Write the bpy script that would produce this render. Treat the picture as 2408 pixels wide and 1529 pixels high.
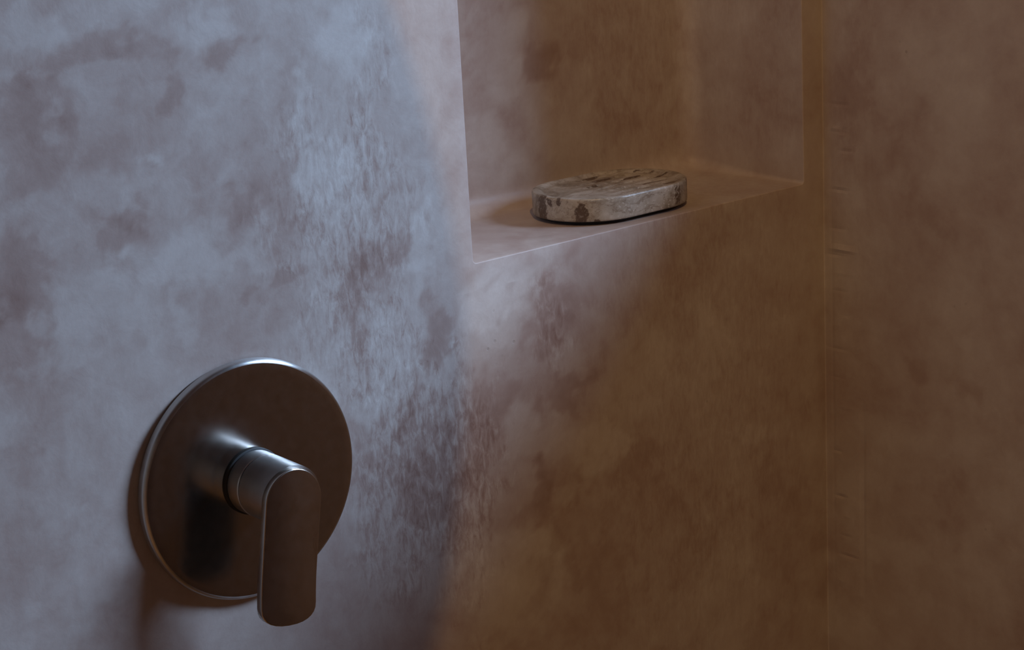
import bpy, bmesh, math, random
import numpy as np
from mathutils import Matrix, Vector, noise

for o in list(bpy.data.objects):
    bpy.data.objects.remove(o, do_unlink=True)
SC = bpy.context.scene
COL = SC.collection

# ------------------------------------------------------------------ camera
H = 1.55                                        # eye height
PAN, PITCH, ROLL = 0.882897556, 0.262860079, -0.0546896935
F_PX = 4500.6
CAM_X = 1.02447
fw = Vector((-math.sin(PAN) * math.cos(PITCH), math.cos(PAN) * math.cos(PITCH), -math.sin(PITCH)))
rt = fw.cross(Vector((0, 0, 1))).normalized()
up = rt.cross(fw)
cr, sr = math.cos(ROLL), math.sin(ROLL)
rt, up = cr * rt + sr * up, -sr * rt + cr * up
cd = bpy.data.cameras.new('camera')
cam = bpy.data.objects.new('camera', cd)
COL.objects.link(cam)
m = Matrix.Identity(4)
for i in range(3):
    m[i][0], m[i][1], m[i][2] = rt[i], up[i], -fw[i]
m[0][3], m[1][3], m[2][3] = CAM_X, 0.0, H
cam.matrix_world = m
cd.sensor_fit = 'HORIZONTAL'
cd.sensor_width = 36.0
cd.lens = F_PX / 2408.0 * 36.0
cd.clip_start = 0.02
SC.camera = cam

# ------------------------------------------------------------------ light
SC.view_settings.view_transform = 'Standard'
SC.view_settings.look = 'None'
SC.view_settings.exposure = 0.0
SC.view_settings.gamma = 1.0
SC.view_settings.use_curve_mapping = False

w = bpy.data.worlds.new('daylight')
SC.world = w
w.use_nodes = True
bg = w.node_tree.nodes['Background']
bg.inputs['Color'].default_value = (0.52, 0.68, 1.0, 1)
bg.inputs['Strength'].default_value = 0.05

def aim(o, target):
    d = Vector(target) - o.location
    o.rotation_euler = d.to_track_quat('-Z', 'Y').to_euler()

# pale daylight that comes in over the sill of the high opening in the far wall
ld = bpy.data.lights.new('daylight', 'AREA')
ld.shape = 'RECTANGLE'
ld.size, ld.size_y = 0.92, 0.46
ld.energy = 73.0
ld.color = (0.46, 0.67, 1.0)
day = bpy.data.objects.new('daylight', ld)
COL.objects.link(day)
day.location = (1.30, 2.40, H + 0.775)
aim(day, (0.0, 0.66, H - 0.30))

# warm halogen downlight in the ceiling behind the camera
LAMP = Vector((1.3, 0.02, H + 1.35))
sd = bpy.data.lights.new('halogen', 'SPOT')
sd.energy = 44.0
sd.color = (1.0, 0.63, 0.275)
sd.shadow_soft_size = 0.006
sd.spot_size = math.radians(70)
sd.spot_blend = 0.35
hal = bpy.data.objects.new('halogen', sd)
COL.objects.link(hal)
hal.location = LAMP
aim(hal, (0.0, 0.92, H - 0.32))

# added fill: unseen warm spot further back, bounced off the floor as ambient light
LAMP_FILL = Vector((1.65, -0.55, H + 1.395))
sd2 = bpy.data.lights.new('halogen', 'SPOT')
sd2.energy = 135.0
sd2.color = (1.0, 0.63, 0.275)
sd2.shadow_soft_size = 0.02
sd2.spot_size = math.radians(48)
sd2.spot_blend = 0.5
hal_fill = bpy.data.objects.new('halogen', sd2)
COL.objects.link(hal_fill)
hal_fill.location = LAMP_FILL

# ------------------------------------------------------------------ helpers
def obj(name, me, mat=None, parent=None, smooth=True):
    o = bpy.data.objects.new(name, me)
    COL.objects.link(o)
    if mat: me.materials.append(mat)
    if parent: o.parent = parent
    if smooth:
        me.polygons.foreach_set('use_smooth', [True] * len(me.polygons))
        me.set_sharp_from_angle(angle=math.radians(35))
    return o

def mesh(name, vs, fs):
    me = bpy.data.meshes.new(name)
    me.from_pydata(vs, [], fs)
    me.update()
    return me

def thing(name, label, cat, loc):
    o = bpy.data.objects.new(name, None)
    o.empty_display_size = 0.05
    COL.objects.link(o)
    o.location = loc
    o['label'] = label
    o['category'] = cat
    return o

def structure(o):
    o['kind'] = 'structure'
    return o

def loft(rings, cap_first=False, cap_last=False):
    n = len(rings[0])
    vs = [v for r in rings for v in r]
    fs = []
    for k in range(len(rings) - 1):
        for i in range(n):
            j = (i + 1) % n
            fs.append((k * n + i, k * n + j, (k + 1) * n + j, (k + 1) * n + i))
    if cap_first: fs.append(tuple(reversed(range(n))))
    if cap_last: fs.append(tuple(range((len(rings) - 1) * n, len(rings) * n)))
    return vs, fs

def fix_normals(me):
    bm = bmesh.new(); bm.from_mesh(me)
    bmesh.ops.remove_doubles(bm, verts=bm.verts, dist=1e-6)
    bmesh.ops.recalc_face_normals(bm, faces=bm.faces)
    bm.to_mesh(me); bm.free()

def box_mesh(name, lo, hi):
    bm = bmesh.new()
    bmesh.ops.create_cube(bm, size=1)
    for v in bm.verts:
        for i in range(3):
            v.co[i] = lo[i] + (v.co[i] + 0.5) * (hi[i] - lo[i])
    bmesh.ops.bevel(bm, geom=bm.edges, offset=0.004, segments=2, affect='EDGES')
    me = bpy.data.meshes.new(name); bm.to_mesh(me); bm.free()
    return me

# ------------------------------------------------------------------ materials
class NT:
    def __init__(self, name):
        self.mat = bpy.data.materials.new(name)
        self.mat.use_nodes = True
        self.t = self.mat.node_tree
        self.b = self.t.nodes['Principled BSDF']
    def n(self, typ, **kw):
        nd = self.t.nodes.new(typ)
        for k, v in kw.items():
            if k in nd.inputs: nd.inputs[k].default_value = v
            else: setattr(nd, k, v)
        return nd
    def l(self, a, b): self.t.links.new(a, b)
    def coords(self, scale, rot=(0, 0, 0)):
        tc = self.n('ShaderNodeTexCoord')
        mp = self.n('ShaderNodeMapping')
        mp.inputs['Scale'].default_value = scale
        mp.inputs['Rotation'].default_value = rot
        self.l(tc.outputs['Object'], mp.inputs['Vector'])
        return mp.outputs['Vector']
    def noise(self, scale, detail=4, rough=0.55, vec=None, dist=0.0):
        nd = self.n('ShaderNodeTexNoise', Scale=scale, Detail=detail, Roughness=rough, Distortion=dist)
        if vec: self.l(vec, nd.inputs['Vector'])
        return nd.outputs['Fac']
    def math(self, op, a, b=None, clamp=False):
        nd = self.n('ShaderNodeMath', operation=op, use_clamp=clamp)
        for i, x in enumerate((a, b)):
            if x is None: continue
            if isinstance(x, (int, float)): nd.inputs[i].default_value = x
            else: self.l(x, nd.inputs[i])
        return nd.outputs[0]
    def rng(self, v, a, b, c=0.0, d=1.0, smooth=False):
        nd = self.n('ShaderNodeMapRange')
        if smooth: nd.interpolation_type = 'SMOOTHSTEP'
        for i, x in zip((1, 2, 3, 4), (a, b, c, d)): nd.inputs[i].default_value = x
        self.l(v, nd.inputs[0])
        return nd.outputs[0]
    def ramp(self, v, stops):
        nd = self.n('ShaderNodeValToRGB')
        e = nd.color_ramp.elements
        while len(e) < len(stops): e.new(0.5)
        for k, (p, c) in zip(e, stops):
            k.position = p; k.color = (*c, 1)
        self.l(v, nd.inputs['Fac'])
        return nd.outputs['Color']
    def mix(self, f, a, b, mode='MIX'):
        nd = self.n('ShaderNodeMix', data_type='RGBA', blend_type=mode)
        if isinstance(f, (int, float)): nd.inputs[0].default_value = f
        else: self.l(f, nd.inputs[0])
        for k, x in ((6, a), (7, b)):
            if isinstance(x, tuple): nd.inputs[k].default_value = (*x, 1)
            else: self.l(x, nd.inputs[k])
        return nd.outputs[2]
    def attr(self, name):
        nd = self.n('ShaderNodeAttribute', attribute_name=name)
        return nd.outputs['Fac']

def plaster(name, use_attr=True, rough=0.42, dark=(1.0, 1.0, 1.0)):
    """polished lime plaster: clouds of pale skin over a pink-brown body, trowel streaks, pinholes"""
    N = NT(name)
    obj_v = N.coords((1, 1, 1))
    cl = N.noise(9.0, 6, 0.60, obj_v, 0.5)
    fine = N.noise(48.0, 6, 0.62, obj_v, 0.3)
    grain = N.noise(330.0, 3, 0.6, obj_v)
    sv = N.coords((1.0, 1.0, 0.36), (math.radians(4), 0, 0))
    streak = N.noise(210.0, 5, 0.68, sv, 0.5)
    sv2 = N.coords((1.0, 1.0, 0.10))
    broad = N.noise(55.0, 4, 0.6, sv2, 0.6)
    tone = N.math('MULTIPLY', N.math('SUBTRACT', cl, 0.5), 0.75)
    tone = N.math('ADD', tone, N.math('MULTIPLY', N.math('SUBTRACT', fine, 0.5), 0.42))
    tone = N.math('ADD', tone, N.math('MULTIPLY', N.math('SUBTRACT', broad, 0.5), 0.09))
    if use_attr:
        tone = N.math('ADD', tone, N.attr('cloud'))
        zone = N.attr('streak')
        tone = N.math('ADD', tone, N.math('MULTIPLY', N.math('MULTIPLY', N.math('SUBTRACT', streak, 0.5), zone), 1.8))
    tone = N.math('ADD', tone, 0.5, True)
    colr = N.ramp(tone, [(p_, tuple(q * d for q, d in zip(k, dark))) for p_, k in
                         [(0.0, (0.300, 0.190, 0.155)), (0.35, (0.430, 0.318, 0.275)),
                          (0.60, (0.545, 0.458, 0.410)), (1.0, (0.69, 0.625, 0.575))]])
    colr = N.mix(N.rng(grain, 0.3, 0.7, 0.0, 0.10), colr, (0.36, 0.27, 0.23))
    # tiny dark pinholes left by the trowel
    vo = N.n('ShaderNodeTexVoronoi', Scale=95.0)
    N.l(obj_v, vo.inputs['Vector'])
    pick = N.noise(14.0, 2, 0.5, obj_v)
    hole = N.math('MULTIPLY', N.rng(vo.outputs['Distance'], 0.08, 0.14, 1.0, 0.0), N.rng(pick, 0.66, 0.74))
    colr = N.mix(N.math('MULTIPLY', hole, 0.35), colr, (0.16, 0.12, 0.10))
    N.l(colr, N.b.inputs['Base Color'])
    r = N.rng(fine, 0.3, 0.7, rough - 0.05, rough + 0.14)
    N.l(r, N.b.inputs['Roughness'])
    N.b.inputs['Specular IOR Level'].default_value = 0.28
    h = N.math('ADD', N.math('MULTIPLY', fine, 0.55), N.math('MULTIPLY', broad, 0.05))
    h = N.math('ADD', h, N.math('MULTIPLY', grain, 0.05))
    h = N.math('SUBTRACT', h, N.math('MULTIPLY', hole, 0.35))
    if use_attr:
        h = N.math('ADD', h, N.math('MULTIPLY', N.math('MULTIPLY', streak, zone), 0.35))
        h = N.math('ADD', h, N.attr('ridge'))
    bp = N.n('ShaderNodeBump', Strength=0.30, Distance=0.0022)
    N.l(h, bp.inputs['Height'])
    N.l(bp.outputs['Normal'], N.b.inputs['Normal'])
    return N.mat

def metal(name, base, rough, stretch=(1, 1, 1), turned=False):
    N = NT(name)
    v = N.coords(stretch)
    g = N.noise(140.0, 2, 0.5, v)
    N.l(N.ramp(g, [(0.3, tuple(c * 0.93 for c in base)), (0.7, base)]), N.b.inputs['Base Color'])
    N.b.inputs['Metallic'].default_value = 1.0
    N.l(N.rng(g, 0.3, 0.7, rough - 0.015, rough + 0.02), N.b.inputs['Roughness'])
    if turned:                    # lathe marks run round the axis: highlights spread along it
        N.b.inputs['Anisotropic'].default_value = 0.85
        N.b.inputs['Anisotropic Rotation'].default_value = 0.25
        tg = N.n('ShaderNodeTangent', direction_type='RADIAL', axis='X')
        N.l(tg.outputs[0], N.b.inputs['Tangent'])
    return N.mat

def flat(name, c, rough=0.6):
    N = NT(name)
    g = N.noise(60.0, 3, 0.5, N.coords((1, 1, 1)))
    N.l(N.ramp(g, [(0.3, tuple(x * 0.85 for x in c)), (0.7, c)]), N.b.inputs['Base Color'])
    N.b.inputs['Roughness'].default_value = rough
    return N.mat

def marble(name):
    N = NT(name)
    v = N.coords((1, 1, 1))
    base = N.noise(38.0, 5, 0.6, v, 0.8)
    c = N.ramp(base, [(0.34, (0.20, 0.155, 0.115)), (0.47, (0.37, 0.31, 0.245)), (0.66, (0.54, 0.48, 0.41))])
    # sweeping veins
    v2 = N.coords((1.0, 0.35, 1.0), (0, 0, math.radians(-12)))
    ve = N.noise(70.0, 5, 0.6, v2, 1.6)
    band = N.math('ABSOLUTE', N.math('SUBTRACT', ve, 0.5))
    c = N.mix(N.rng(band, 0.0, 0.035, 0.55, 0.0, True), c, (0.20, 0.135, 0.09))
    # dark brown inclusions
    inc = N.attr('inclusion')
    edge = N.noise(230.0, 4, 0.65, v)
    im = N.math('ADD', inc, N.math('MULTIPLY', N.math('SUBTRACT', edge, 0.5), 1.3))
    c = N.mix(N.rng(im, 0.42, 0.62, 0.0, 0.95, True), c, (0.105, 0.064, 0.040))
    # pale crystalline fleck
    fl = N.noise(420.0, 4, 0.7, v)
    c = N.mix(N.math('MULTIPLY', N.rng(fl, 0.54, 0.66, 0.0, 0.7), N.attr('fleck')), c, (0.75, 0.70, 0.64))
    N.l(c, N.b.inputs['Base Color'])
    N.b.inputs['Roughness'].default_value = 0.34
    N.b.inputs['Specular IOR Level'].default_value = 0.45
    bp = N.n('ShaderNodeBump', Strength=0.15, Distance=0.0006)
    N.l(N.math('SUBTRACT', N.math('MULTIPLY', fl, 0.3), im), bp.inputs['Height'])
    N.l(bp.outputs['Normal'], N.b.inputs['Normal'])
    return N.mat

M_PLASTER = plaster('lime_plaster')
M_ROOM = plaster('lime_plaster_plain', use_attr=False, dark=(0.82, 0.66, 0.46))
M_STEEL = metal('brushed_steel', (0.46, 0.42, 0.38), 0.20)
M_STEEL_HANDLE = metal('brushed_steel_handle', (0.50, 0.45, 0.40), 0.20)
M_TURNED = metal('turned_steel', (0.60, 0.58, 0.56), 0.31, turned=True)
M_UNDER_SHADE = flat('underside_shade', (0.06, 0.045, 0.035), 0.5)
M_RUBBER = flat('black_rubber', (0.02, 0.018, 0.017), 0.55)
M_STONE = marble('brown_marble')
M_FLOOR = flat('brown_microcement', (0.36, 0.245, 0.16), 0.6)

# ------------------------------------------------------------------ plaster clouds (paint of the plaster itself, in wall metres)
PATCH_LEFT = [(0.5303, 1.4291, 0.0306, 0.0147, -0.6), (0.5662, 1.4224, 0.0201, 0.0151, -0.5), (0.486, 1.3804, 0.0213, 0.0269, -0.6), (0.5021, 1.4004, 0.0161, 0.0098, -0.5), (0.4755, 1.2988, 0.0201, 0.0277, -0.7), (0.463, 1.2653, 0.0159, 0.0202, -0.5), (0.5377, 1.3156, 0.0214, 0.0155, -0.6), (0.5463, 1.3272, 0.0071, 0.0103, -0.5), (0.6262, 1.3091, 0.0173, 0.0149, -0.6), (0.6343, 1.4156, 0.0186, 0.0073, -0.6), (0.5886, 1.3873, 0.0089, 0.0103, -0.5), (0.6444, 1.2667, 0.021, 0.0039, -0.5), (0.7113, 1.2225, 0.0132, 0.038, -0.8), (0.7288, 1.2603, 0.0212, 0.0203, -0.5), (0.7768, 1.1993, 0.0187, 0.0288, -1.0), (0.7453, 1.1573, 0.0201, 0.006, -0.5), (0.7629, 1.1437, 0.0224, 0.0138, -0.4), (0.7308, 1.1161, 0.0274, 0.0153, -0.6), (0.7589, 1.0944, 0.0263, 0.047, -0.7), (0.467, 1.2119, 0.0162, 0.0415, -0.3), (0.6946, 1.1546, 0.0104, 0.0356, -0.4), (0.6501, 1.3229, 0.0193, 0.03, -0.25), (0.599, 1.3449, 0.0182, 0.0105, -0.3), (0.4946, 1.2318, 0.0166, 0.0078, -0.2), (0.6862, 1.4243, 0.0463, 0.0214, 0.3), (0.7121, 1.4187, 0.0151, 0.0299, 0.55), (0.679, 1.3681, 0.0072, 0.0245, 0.9), (0.6929, 1.3214, 0.0168, 0.0265, 0.8), (0.6416, 1.3652, 0.0253, 0.0321, 0.3), (0.7674, 1.2678, 0.0146, 0.025, 0.9), (0.5646, 1.3582, 0.0081, 0.0036, 0.8), (0.5871, 1.293, 0.0524, 0.016, 0.5), (0.6117, 1.4325, 0.0211, 0.0128, 0.5), (0.632, 1.3934, 0.0376, 0.0158, 0.2), (0.5105, 1.2682, 0.0397, 0.0233, 0.4), (0.5796, 1.2535, 0.009, 0.027, 0.4), (0.7511, 1.2261, 0.02, 0.0267, 0.5), (0.7252, 1.1775, 0.0324, 0.0179, 0.5), (0.8264, 1.2198, 0.0175, 0.0185, 0.9), (0.8365, 1.1958, 0.0238, 0.0187, 0.5), (0.6842, 1.1931, 0.0205, 0.0174, 0.3), (0.5282, 1.3433, 0.0282, 0.0152, 0.35), (0.4944, 1.4455, 0.0185, 0.0144, 0.5), (0.4813, 1.4057, 0.0131, 0.0145, 0.4), (0.4782, 1.1685, 0.0334, 0.0318, 0.2), (0.4916, 1.1148, 0.0285, 0.0327, 0.3), (0.7146, 1.0563, 0.0291, 0.0248, 0.2), (0.7803, 1.4026, 0.0216, 0.0856, 0.4), (0.7915, 1.2664, 0.0093, 0.0238, 0.3), (0.8505, 1.104, 0.0245, 0.0178, 0.6), (0.926, 1.0863, 0.0242, 0.0219, 0.6), (0.8271, 1.0024, 0.0369, 0.05, 0.55), (0.8657, 1.0178, 0.0253, 0.0134, 0.4), (0.9131, 1.1663, 0.0257, 0.0195, 0.3), (0.8896, 1.1288, 0.0232, 0.013, -0.7), (0.8512, 1.0524, 0.0311, 0.0181, -0.7), (0.8858, 1.0664, 0.0342, 0.0133, -0.5), (0.8821, 1.0061, 0.0106, 0.0272, -0.5), (0.8164, 1.1368, 0.0216, 0.0221, -0.5), (0.8773, 1.1999, 0.0205, 0.0286, -0.6), (0.8745, 1.2196, 0.0245, 0.0094, -0.4), (0.9634, 1.1213, 0.0363, 0.0407, 0.25), (1.0338, 1.1397, 0.0582, 0.0346, 0.2), (0.985, 0.9932, 0.0572, 0.0428, -0.3), (1.0947, 1.0467, 0.0307, 0.0146, 0.4), (0.9511, 1.0556, 0.0271, 0.0206, -0.4), (1.0606, 1.217, 0.029, 0.0204, -0.2), (1.0119, 1.1787, 0.0186, 0.051, -0.3), (1.1238, 0.9717, 0.0319, 0.1151, -0.3), (0.919, 0.9597, 0.0359, 0.0421, -0.3), (0.7957, 1.1228, 0.0154, 0.0378, -0.4)]
PATCH_FAR = [(0.0528, 1.3654, 0.0251, 0.03, -0.3), (0.0903, 1.2948, 0.0284, 0.0302, -0.4), (0.1311, 1.2491, 0.0236, 0.0267, 0.3), (0.0482, 1.2911, 0.0213, 0.0412, -0.3), (0.1029, 1.2356, 0.0163, 0.0306, -0.4), (0.0343, 1.1707, 0.0264, 0.0215, 0.4), (0.1712, 1.1912, 0.0229, 0.02, 0.3), (0.095, 1.0954, 0.0127, 0.0107, -0.5), (0.1408, 1.0868, 0.0161, 0.0105, -0.4), (0.1335, 0.9961, 0.0246, 0.0291, -0.5), (0.1115, 1.1616, 0.0245, 0.0418, 0.25), (0.1671, 0.9433, 0.024, 0.0548, 0.3), (0.0779, 0.9747, 0.0261, 0.0301, -0.3), (0.0275, 0.8843, 0.0186, 0.0597, 0.35), (0.1858, 1.0197, 0.0156, 0.0352, 0.3), (0.1103, 1.3619, 0.0391, 0.0259, 0.2), (0.0267, 1.3234, 0.013, 0.0516, -0.3), (0.0779, 1.2599, 0.0249, 0.0136, 0.2), (0.0603, 1.0448, 0.0306, 0.0371, 0.2)]
PATCH_NICHE = [(0.9987, 1.3533, 0.0226, 0.0101, -0.8), (0.9429, 1.3734, 0.0258, 0.0394, 0.4), (0.9563, 1.3184, 0.0175, 0.0201, -0.4), (0.9334, 1.3015, 0.0216, 0.02, 0.4), (0.9999, 1.3019, 0.0182, 0.0205, 0.2), (1.0635, 1.3557, 0.0286, 0.0416, -0.3), (1.0697, 1.2918, 0.0291, 0.0212, -0.3), (0.9621, 1.2733, 0.0222, 0.0136, 0.3)]
STREAK_LEFT = [(0.705, H - 0.245, 0.05, 0.06, 0.9), (0.755, H - 0.455, 0.055, 0.075, 1.0), (0.80, H - 0.455, 0.02, 0.09, 0.9),
               (0.88, H - 0.36, 0.02, 0.035, 0.8), (0.70, H - 0.34, 0.05, 0.04, 0.5), (0.735, H - 0.15, 0.02, 0.04, 0.6),
               (1.04, H - 0.45, 0.10, 0.25, 0.35), (0.73, H - 0.37, 0.03, 0.05, 0.5)]

def fbm(x, y, z, s):
    return noise.fractal(Vector((x * s, y * s, z * s)), 0.9, 2.0, 4)

def patch_value(lst, a, z, seed, soft=0.35):
    """sum of irregular-edged patches at wall position (a, z)"""
    wa = a + 0.022 * fbm(a, z, seed, 26.0)
    wz = z + 0.022 * fbm(a, z, seed + 7.3, 26.0)
    edge = 0.42 * fbm(a, z, seed + 3.1, 60.0) + 0.22 * fbm(a, z, seed + 5.7, 170.0)
    t = 0.0
    for (ca, cz, ra, rz, s) in lst:
        da, dz = (wa - ca) / ra, (wz - cz) / rz
        d = da * da + dz * dz
        if d < 3.2:
            d = math.sqrt(d) + edge
            k = min(1.0, max(0.0, (1.0 + soft - d) / (2 * soft)))
            t += s * k * k * (3 - 2 * k)
    return t

def set_attr(me, name, vals):
    at = me.attributes.new(name, 'FLOAT', 'POINT')
    at.data.foreach_set('value', np.asarray(vals, dtype=np.float32))

def paint(me, axis, patches, streaks, seed, gain=0.27, ridges=(), flush=None):
    c, s, r = [], [], []
    sets = (patches, streaks, seed)
    for v in me.vertices:
        a, z = v.co[axis], v.co[2]
        patches, streaks, seed = flush if flush and v.co[0] > -0.004 else sets
        c.append(gain * patch_value(patches, a, z, seed))
        s.append(max(0.0, min(1.0, patch_value(streaks, a, z, seed + 11, 0.6))) if streaks else 0.0)
        t = 0.0
        for (ca, cz, ra, rz, k) in ridges:
            d = ((a - ca) / ra) ** 2 + ((z - cz) / rz) ** 2
            if d < 6: t += k * math.exp(-d * 1.4)
        r.append(t)
    set_attr(me, 'cloud', c); set_attr(me, 'streak', s); set_attr(me, 'ridge', r)

# ------------------------------------------------------------------ room shell
NY0, NY1 = 0.8101, 1.1560          # niche opening, along the wall
NZ0, NZ1 = H - 0.3054, H + 0.20    # niche sill and head
ND = 0.1271                        # niche depth
YC = 1.1800                        # corner with the far wall
ROOM_X, ROOM_Y, CEIL = 2.4, -1.3, H + 1.40
OUT = 0.02                         # margin of the niche shell around the opening

def grid_lines(lo, hi, step, extra):
    n = max(1, int(round((hi - lo) / step)))
    a = [lo + (hi - lo) * i / n for i in range(n + 1)]
    for e in extra:
        i = min(range(len(a)), key=lambda k: abs(a[k] - e))
        a[i] = e
    return a

def wall_left():
    ys = [ROOM_Y] + grid_lines(0.38, YC, 0.0022, (NY0 - OUT, NY1 + OUT))
    zs = [0.0] + grid_lines(H - 0.78, H + 0.04, 0.0022, (NZ0 - OUT,)) + [NZ1 + OUT, CEIL]
    idx, vs, fs = {}, [], []
    def vid(i, j):
        if (i, j) not in idx:
            idx[(i, j)] = len(vs); vs.append((0.0, ys[i], zs[j]))
        return idx[(i, j)]
    for i in range(len(ys) - 1):
        for j in range(len(zs) - 1):
            my, mz = (ys[i] + ys[i + 1]) / 2, (zs[j] + zs[j + 1]) / 2
            if NY0 - OUT < my < NY1 + OUT and NZ0 - OUT < mz < NZ1 + OUT: continue
            fs.append((vid(i, j), vid(i + 1, j), vid(i + 1, j + 1), vid(i, j + 1)))
    me = mesh('wall_left', vs, fs)
    paint(me, 1, PATCH_LEFT, STREAK_LEFT, 1.7,
          ridges=[(1.170, H - 0.35, 0.006, 0.6, 0.25)])
    return structure(obj('wall_left', me, M_PLASTER))

def rrect(y0, y1, z0, z1, r, nseg=8, nside=40):
    """rounded rectangle, constant vertex count"""
    pts = []
    r = max(r, 1e-5)
    cs = [(y1 - r, z0 + r, -90), (y1 - r, z1 - r, 0), (y0 + r, z1 - r, 90), (y0 + r, z0 + r, 180)]
    for k, (cy, cz, a0) in enumerate(cs):
        arc = [(cy + r * math.cos(math.radians(a0 + 90 * t / nseg)), cz + r * math.sin(math.radians(a0 + 90 * t / nseg))) for t in range(nseg + 1)]
        pts += arc
        ny, nz, na = cs[(k + 1) % 4]
        s = (ny + r * math.cos(math.radians(na)), nz + r * math.sin(math.radians(na)))
        e = arc[-1]
        for t in range(1, nside):
            f = t / nside
            pts.append((e[0] + (s[0] - e[0]) * f, e[1] + (s[1] - e[1]) * f))
    return pts

def niche(parent):
    rings = []
    def ring(x, inset, r):
        rings.append([(x, y, z) for y, z in rrect(NY0 + inset, NY1 - inset, NZ0 + inset, NZ1 - inset, r)])
    ring(0.0, -OUT, 1e-5)
    ring(0.0, -OUT * 0.5, 0.002)
    lip, rc, cove = 0.0009, 0.003, 0.017
    for k in range(5):
        a = math.radians(90 * k / 4)
        ring(-lip + lip * math.cos(a), -lip + lip * math.sin(a), rc + lip - lip * math.sin(a))
    n = 26
    for k in range(1, n + 1):
        x = -lip - (ND - cove - lip) * k / n
        ring(x, 0.0004 * k / n, rc + 0.008 * (k / n) ** 2)
    for k in range(1, 9):
        a = math.radians(90 * k / 8)
        ring(-ND + cove - cove * math.sin(a), 0.0004 + cove * (1 - math.cos(a)), max(0.004, rc + 0.008 - cove * (1 - math.cos(a)) * 0.6))
    base = rings[-1]
    cy, cz = (NY0 + NY1) / 2, (NZ0 + NZ1) / 2
    for k in range(1, 40):
        f = 1 - k / 40
        rings.append([(-ND, cy + (y - cy) * f, cz + (z - cz) * f) for _, y, z in base])
    vs, fs = loft(rings, cap_last=True)
    me = mesh('niche', vs, fs)
    fix_normals(me)
    bm = bmesh.new(); bm.from_mesh(me)
    # make the lining face the room
    f = min(bm.faces, key=lambda q: (q.calc_center_median() - Vector((-ND, cy, cz))).length)
    if f.normal.x < 0: bmesh.ops.reverse_faces(bm, faces=bm.faces)
    bm.to_mesh(me); bm.free()
    paint(me, 1, PATCH_NICHE, [(1.09, H - 0.20, 0.08, 0.14, 0.3)], 4.4, 0.34, flush=(PATCH_LEFT, STREAK_LEFT, 1.7))
    return obj('niche', me, M_PLASTER, parent)

SILL = H - 0.130                   # sill of the opening in the far wall
OPEN_X0, OPEN_X1, HEAD = 0.165, 1.9, H + 0.80

def wall_far():
    """far wall with its high opening; a small plastered fillet in the corner with the left wall"""
    R = 0.0009
    xs0 = [R * (1 - math.cos(math.radians(a))) for a in (0, 18, 36, 54, 72)]
    ys0 = [YC - R + R * math.sin(math.radians(a)) for a in (0, 18, 36, 54, 72)]
    xs = xs0 + [R + i * 0.0025 for i in range(0, 105)]
    ys = ys0 + [YC] * 105
    zs = [0.0] + grid_lines(H - 0.78, SILL, 0.0025, ())
    vs, fs = [], []
    for i in range(len(xs)):
        for z in zs: vs.append((xs[i], ys[i], z))
    nz = len(zs)
    for i in range(len(xs) - 1):
        for j in range(nz - 1):
            fs.append((i * nz + j, i * nz + j + 1, (i + 1) * nz + j + 1, (i + 1) * nz + j))
    xe = xs[-1]
    def quad(a, b, c, d):
        k = len(vs); vs.extend((a, b, c, d)); fs.append((k, k + 1, k + 2, k + 3))
    T = 0.12                      # wall thickness shown in the reveal
    def panel(x0, x1, z0, z1):
        quad((x0, YC, z0), (x0, YC, z1), (x1, YC, z1), (x1, YC, z0))
    panel(xe, ROOM_X, 0, SILL)
    panel(OPEN_X1, ROOM_X, SILL, CEIL)
    panel(OPEN_X0, OPEN_X1, HEAD, CEIL)
    panel(0, OPEN_X0, SILL, CEIL)
    quad((0, YC, SILL), (0, YC + T, SILL - 0.09), (ROOM_X, YC + T, SILL - 0.09), (ROOM_X, YC, SILL))    # weathered sill
    quad((OPEN_X0, YC, SILL), (OPEN_X0, YC, HEAD), (OPEN_X0, YC + T, HEAD), (OPEN_X0, YC + T, SILL - 0.09))
    quad((OPEN_X1, YC, SILL), (OPEN_X1, YC + T, SILL - 0.09), (OPEN_X1, YC + T, HEAD), (OPEN_X1, YC, HEAD))
    quad((OPEN_X0, YC, HEAD), (OPEN_X1, YC, HEAD), (OPEN_X1, YC + T, HEAD), (OPEN_X0, YC + T, HEAD))
    me = mesh('wall_far', vs, fs)
    fix_normals(me)
    random.seed(4)
    rid = []
    for k in range(26):
        rid.append((0.016 + random.uniform(-0.006, 0.008), H - 0.22 - k * 0.017 + random.uniform(-0.012, 0.012),
                    random.uniform(0.005, 0.012), random.uniform(0.0012, 0.0022), random.choice((-1, 1, 1)) * random.uniform(0.1, 1.3) ** 2))
    rid += [(0.019, H - 0.362, 0.012, 0.0025, -3.0), (0.040, H - 0.58, 0.0025, 0.09, 0.9), (0.008, H - 0.45, 0.0016, 0.2, 0.5)]
    paint(me, 0, PATCH_FAR, [(0.03, H - 0.25, 0.03, 0.2, 0.15)], 9.1, 0.20, rid)
    return structure(obj('wall_far', me, M_PLASTER))

WL = wall_left()
niche(WL)
wall_far()
structure(obj('floor', box_mesh('floor', (-0.2, ROOM_Y, -0.1), (ROOM_X, YC, 0.0)), M_FLOOR))
structure(obj('ceiling', box_mesh('ceiling', (-0.2, ROOM_Y, CEIL), (ROOM_X, YC + 0.12, CEIL + 0.1)), M_ROOM))
structure(obj('wall_right', box_mesh('wall_right', (ROOM_X, ROOM_Y, 0.0), (ROOM_X + 0.1, YC + 0.12, CEIL)), M_ROOM))
structure(obj('wall_rear', box_mesh('wall_rear', (-0.2, ROOM_Y - 0.1, 0.0), (ROOM_X, ROOM_Y, CEIL)), M_ROOM))

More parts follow.
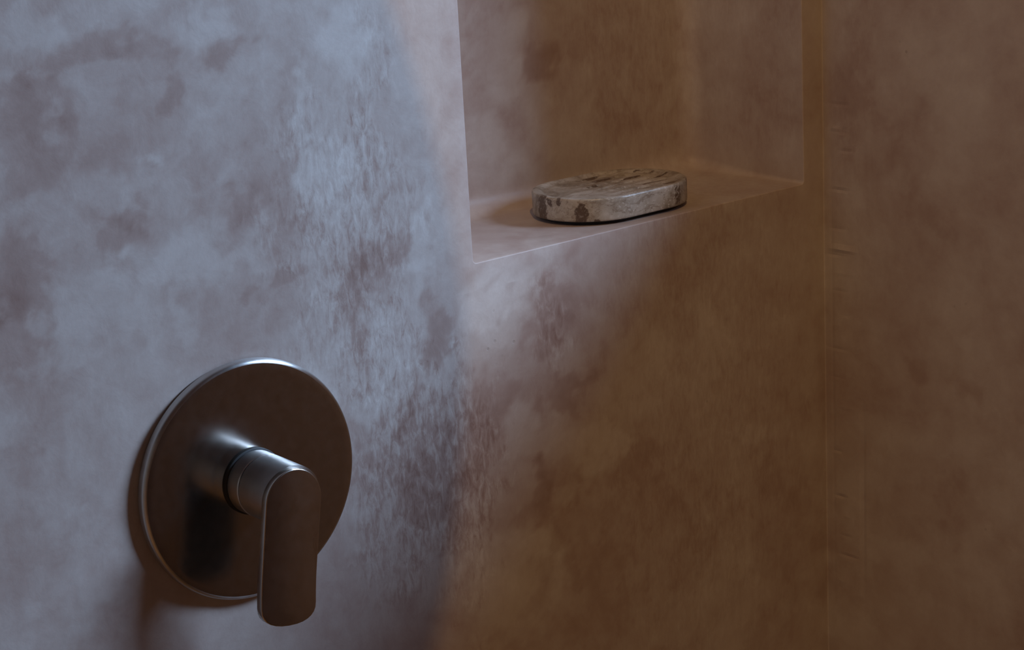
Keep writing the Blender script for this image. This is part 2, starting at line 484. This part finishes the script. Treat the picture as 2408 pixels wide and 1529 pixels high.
# unseen panel added below the ceiling, its rounded edge shaped to cast the curved shadow
def shadow_panel():
    arc = [(0.0, 0.70, -0.02), (0.0, 0.738, -0.08), (0.0, 0.7528, -0.1164), (0.0, 0.7654, -0.1542), (0.0, 0.7766, -0.1928), (0.0, 0.7873, -0.2411),
           (0.0, 0.7944, -0.2842), (0.0, 0.7985, -0.3276), (0.0, 0.7976, -0.374), (0.0, 0.7924, -0.42), (0.0, 0.7818, -0.4813),
           (0.0, 0.7673, -0.5423), (0.0, 0.7500, -0.5900), (0.0, 0.71, -0.66), (0.0, 0.62, -0.72), (0.0, 0.45, -0.74)]
    X = 0.80
    prof = []
    for q in arc:
        q = Vector((q[0], q[1], q[2] + H))
        t = (LAMP.x - X) / LAMP.x
        p_ = LAMP + (q - LAMP) * t
        prof.append((p_.y, p_.z))
    y0, z0 = prof[0]
    poly = [(y0 - 0.02, CEIL)] + prof + [(-0.12, prof[-1][1]), (-0.12, CEIL)]
    vs, fs = loft([[(X, y, z) for y, z in poly], [(X - 0.012, y, z) for y, z in poly]], True, True)
    me = mesh('wall_shadow_panel', vs, fs)
    fix_normals(me)
    return structure(obj('wall_shadow_panel', me, M_ROOM, smooth=False))
shadow_panel()

# ------------------------------------------------------------------ shower mixer
VY, VZ = 0.6110, H - 0.4103
def circ(x, r, n=128, cy=0.0, cz=0.0):
    return [(x, cy + r * math.cos(2 * math.pi * i / n), cz + r * math.sin(2 * math.pi * i / n)) for i in range(n)]

valve = thing('shower_valve', 'brushed steel shower mixer with round wall plate and lever pointing down', 'shower valve', (0.0, VY, VZ))
R = 0.080
def lathe(name, prof, mat, parent, cap_first=True, cap_last=True, n=128):
    vs, fs = loft([circ(x, r, n) for x, r in prof], cap_first, cap_last)
    me = mesh(name, vs, fs); fix_normals(me)
    return obj(name, me, mat, parent)
def bez(cx, cr_, rad, a0, a1, k=6):
    return [(cx + rad * math.cos(math.radians(a0 + (a1 - a0) * i / k)), cr_ + rad * math.sin(math.radians(a0 + (a1 - a0) * i / k))) for i in range(k + 1)]
# wall plate: shadow gap, rounded back edge, straight side, chamfered front edge, flat face
plate_prof = [(0.0, R - 0.004), (0.0012, R - 0.004), (0.0012, R - 0.0008), (0.002, R)] + [(0.0058, R)] + bez(0.0058, R - 0.0028, 0.0028, 90, 4, 8) + [(0.0086, R - 0.007), (0.0086, 0.0225)]
wp = lathe('wall_plate', plate_prof, M_STEEL, valve)
wp.data.materials.append(M_TURNED)
for f in wp.data.polygons:
    if f.normal.x < 0.995: f.material_index = 1
lathe('gasket', [(0.0086, 0.0222), (0.0102, 0.0222), (0.0108, 0.0212), (0.0108, 0.012)], M_RUBBER, valve, n=96)
lathe('sleeve', [(0.0108, 0.0195), (0.0108, 0.0206)] + [(0.0115, 0.0210), (0.0225, 0.0210), (0.0232, 0.0205), (0.0232, 0.0190)], M_TURNED, valve, n=96)

def handle():
    r, L, t0, t1 = 0.0208, 0.0690, 0.0535, 0.0595
    # barrel
    vs, fs = loft([circ(x, q, 96) for x, q in [(0.0232, 0.0185), (0.0240, 0.0200), (0.0246, 0.0208), (0.0252, 0.021), (0.0545, 0.0206)]], True, True)
    me1 = mesh('barrel', vs, fs)
    # flat lever: rounded top concentric with the barrel, straight sides, rounded toe
    outline = []
    for i in range(33):
        a = math.radians(180 * i / 32)
        outline.append((r * math.cos(a), r * math.sin(a)))
    for i in range(1, 24): outline.append((-r, -L * i / 24))
    rx, n = 0.0165, 14
    ez = L - 0.001
    for i in range(n + 1):
        a = math.radians(180 + 180 * i / n)
        # flattened toe
        c, s = math.cos(a), math.sin(a)
        outline.append((r * math.copysign(abs(c) ** 0.85, c), -ez + 0.0125 * math.copysign(abs(s) ** 0.85, s)))
    for i in range(23, 0, -1): outline.append((r, -L * i / 24))
    def off(poly, d):
        out = []
        m_ = len(poly)
        for i in range(m_):
            p0, p1, p2 = Vector(poly[i - 1]), Vector(poly[i]), Vector(poly[(i + 1) % m_])
            t = (p2 - p0).normalized()
            nrm = Vector((t.y, -t.x))
            out.append((p1.x - nrm.x * d, p1.y - nrm.y * d))
        return out
    b = 0.0010
    rings = []
    for x, d in [(t0, 0.0012), (t0 + 0.0003, 0.0005), (t0 + 0.001, 0.0), (t1 - b, 0.0), (t1 - b * 0.4, b * 0.15), (t1 - b * 0.1, b * 0.5), (t1, b)]:
        rings.append([(x, y, z) for y, z in off(outline, d)])
    vs, fs = loft(rings, True, True)
    # the toe lifts slightly away from the wall
    vs = [(x + 0.0042 * max(0.0, (-z - 0.045) / 0.04) ** 2, y - 0.0022, z - 0.0012) for x, y, z in vs]
    me2 = mesh('lever', vs, fs)
    bm = bmesh.new(); bm.from_mesh(me1); bm.from_mesh(me2)
    bmesh.ops.recalc_face_normals(bm, faces=bm.faces)
    me = bpy.data.meshes.new('handle'); bm.to_mesh(me); bm.free()
    o = obj('handle', me, M_STEEL_HANDLE, valve)
    me.materials.append(M_TURNED); me.materials.append(M_UNDER_SHADE)
    nb = len(me1.polygons)
    for f in me.polygons:
        if f.index < nb: f.material_index = 1
        elif f.normal.x < -0.9: f.material_index = 2      # lever underside coloured dark so its reflection in the plate stays dark
    o.rotation_euler = (math.radians(-9.5), 0, 0)
    return o
handle()

# ------------------------------------------------------------------ soap dish
DR, DS, DH = 0.0460, 0.0195, 0.0208          # end radius, half distance of end centres, height
dish = thing('soap_dish', 'oval brown marble soap dish lying on the plaster niche ledge', 'soap dish', (-0.0550, 0.9930, NZ0 + 0.0004))
def stadium(s, z, n=120, inset=0.0):
    r, d = DR * s - inset, DS * s
    pts = []
    for i in range(n):
        a = 2 * math.pi * i / n
        x, y = r * math.cos(a), r * math.sin(a)
        pts.append((x, y + (d if math.sin(a) >= 0 else -d), z))
    return pts
def soap_dish():
    g = 0.0030
    vs, fs = loft([stadium(1, 0.0, inset=0.007), stadium(1, g + 0.0002, inset=0.007)], True, True)
    me = mesh('foot', vs, fs); fix_normals(me)
    obj('foot', me, M_RUBBER, dish)
    rings = [stadium(1, g, inset=0.004), stadium(1, g, inset=0.0010), stadium(1, g + 0.0003, inset=0.0004), stadium(1, g + 0.001)]
    for k in range(1, 13): rings.append(stadium(1, g + 0.001 + (DH - g - 0.0026) * k / 12))
    rings += [stadium(1, DH - 0.0008, inset=0.0003), stadium(1, DH - 0.0002, inset=0.0008), stadium(1, DH, inset=0.0016)]
    K = 46
    for k in range(0, K):
        s = 0.955 * (1 - k / K)
        dep = 0.0022 * min(1.0, k / 5.0) ** 1.5
        ring = []
        for (x, y, z) in stadium(s, DH - dep):
            # drainage grooves cut along the dish
            if s < 0.83:
                wv = math.sin((x + 0.0016 * math.sin(y * 70)) * 2 * math.pi / 0.0115)
                z -= 0.0013 * max(0.0, wv) ** 0.7 * min(1.0, (0.83 - s) / 0.08) * min(1.0, max(0.12, (y + 0.03) / 0.03)) * (0.6 + 0.8 * max(0.0, noise.noise(Vector((x * 60, y * 60, 2.0))) + 0.5))
            ring.append((x, y, z))
        rings.append(ring)
    vs, fs = loft(rings, True, True)
    me = mesh('body', vs, fs); fix_normals(me)
    inc, fl = [], []
    # (angle around the rim in degrees, height 0..1, half width deg, half height, strength)
    side = [(-96, 0.45, 5, 0.75, 1.0), (-58, 0.50, 4.5, 0.30, 1.1), (-86, 0.80, 2.5, 0.16, 0.9), (-77, 0.88, 2.0, 0.18, 0.9),
            (-46, 0.12, 2.5, 0.12, 0.9), (8, 0.6, 5, 0.4, 0.7), (28, 0.5, 4, 0.5, 0.7), (50, 0.7, 8, 0.4, 0.6), (-130, 0.5, 12, 0.6, 0.6), (-62, 0.2, 2, 0.15, 0.6)]
    for v in me.vertices:
        yy = v.co.y - (DS if v.co.y > DS else (-DS if v.co.y < -DS else v.co.y))
        a = math.degrees(math.atan2(v.co.y * 0.8, v.co.x))
        h = v.co.z / DH
        t = 0.0
        rr = math.hypot(v.co.x, yy)
        if rr < DR * 0.90 and h > 0.8 and v.co.y > -0.03:
            wv = math.sin((v.co.x + 0.0030 * noise.noise(Vector((v.co.x * 40, v.co.y * 40, 5.0)))) * 2 * math.pi / 0.0135)
            t = 0.95 * max(0.0, wv) * min(1.0, (v.co.y + 0.03) / 0.03) * min(1.0, max(0.0, 0.5 + 1.6 * noise.noise(Vector((v.co.x * 90, v.co.y * 45, 1.0)))))
        if rr > DR * 0.93:
            for (ca, ch, wa, wh, s) in side:
                da = (a - ca + 180) % 360 - 180
                d = (da / (1.35 * wa)) ** 2 + ((h - ch) / (1.25 * wh)) ** 2
                if d < 5: t = max(t, s * math.exp(-d * 0.9))
        inc.append(t)
        fl.append(1.0 if -30 < a < 30 else 0.35)
    set_attr(me, 'inclusion', inc); set_attr(me, 'fleck', fl)
    obj('body', me, M_STONE, dish)
soap_dish()

# ------------------------------------------------------------------ ceiling downlights (behind the camera), the second one added as warm fill
for P, lab in ((LAMP, 'small round downlight in the ceiling, nearer to the niche'), (LAMP_FILL, 'small round fill downlight added in the ceiling, further from the niche')):
    dl = thing('ceiling_downlight', lab, 'lamp', (P.x, P.y, CEIL))
    dl['group'] = 'ceiling downlights'
    vs, fs = loft([[(r * math.cos(2 * math.pi * i / 48), r * math.sin(2 * math.pi * i / 48), z) for i in range(48)] for r, z in
                   [(0.045, 0.0), (0.045, -0.004), (0.034, -0.006), (0.032, -0.003), (0.030, -0.001)]])
    me = mesh('trim_ring', vs, fs); fix_normals(me)
    obj('trim_ring', me, M_STEEL, dl)
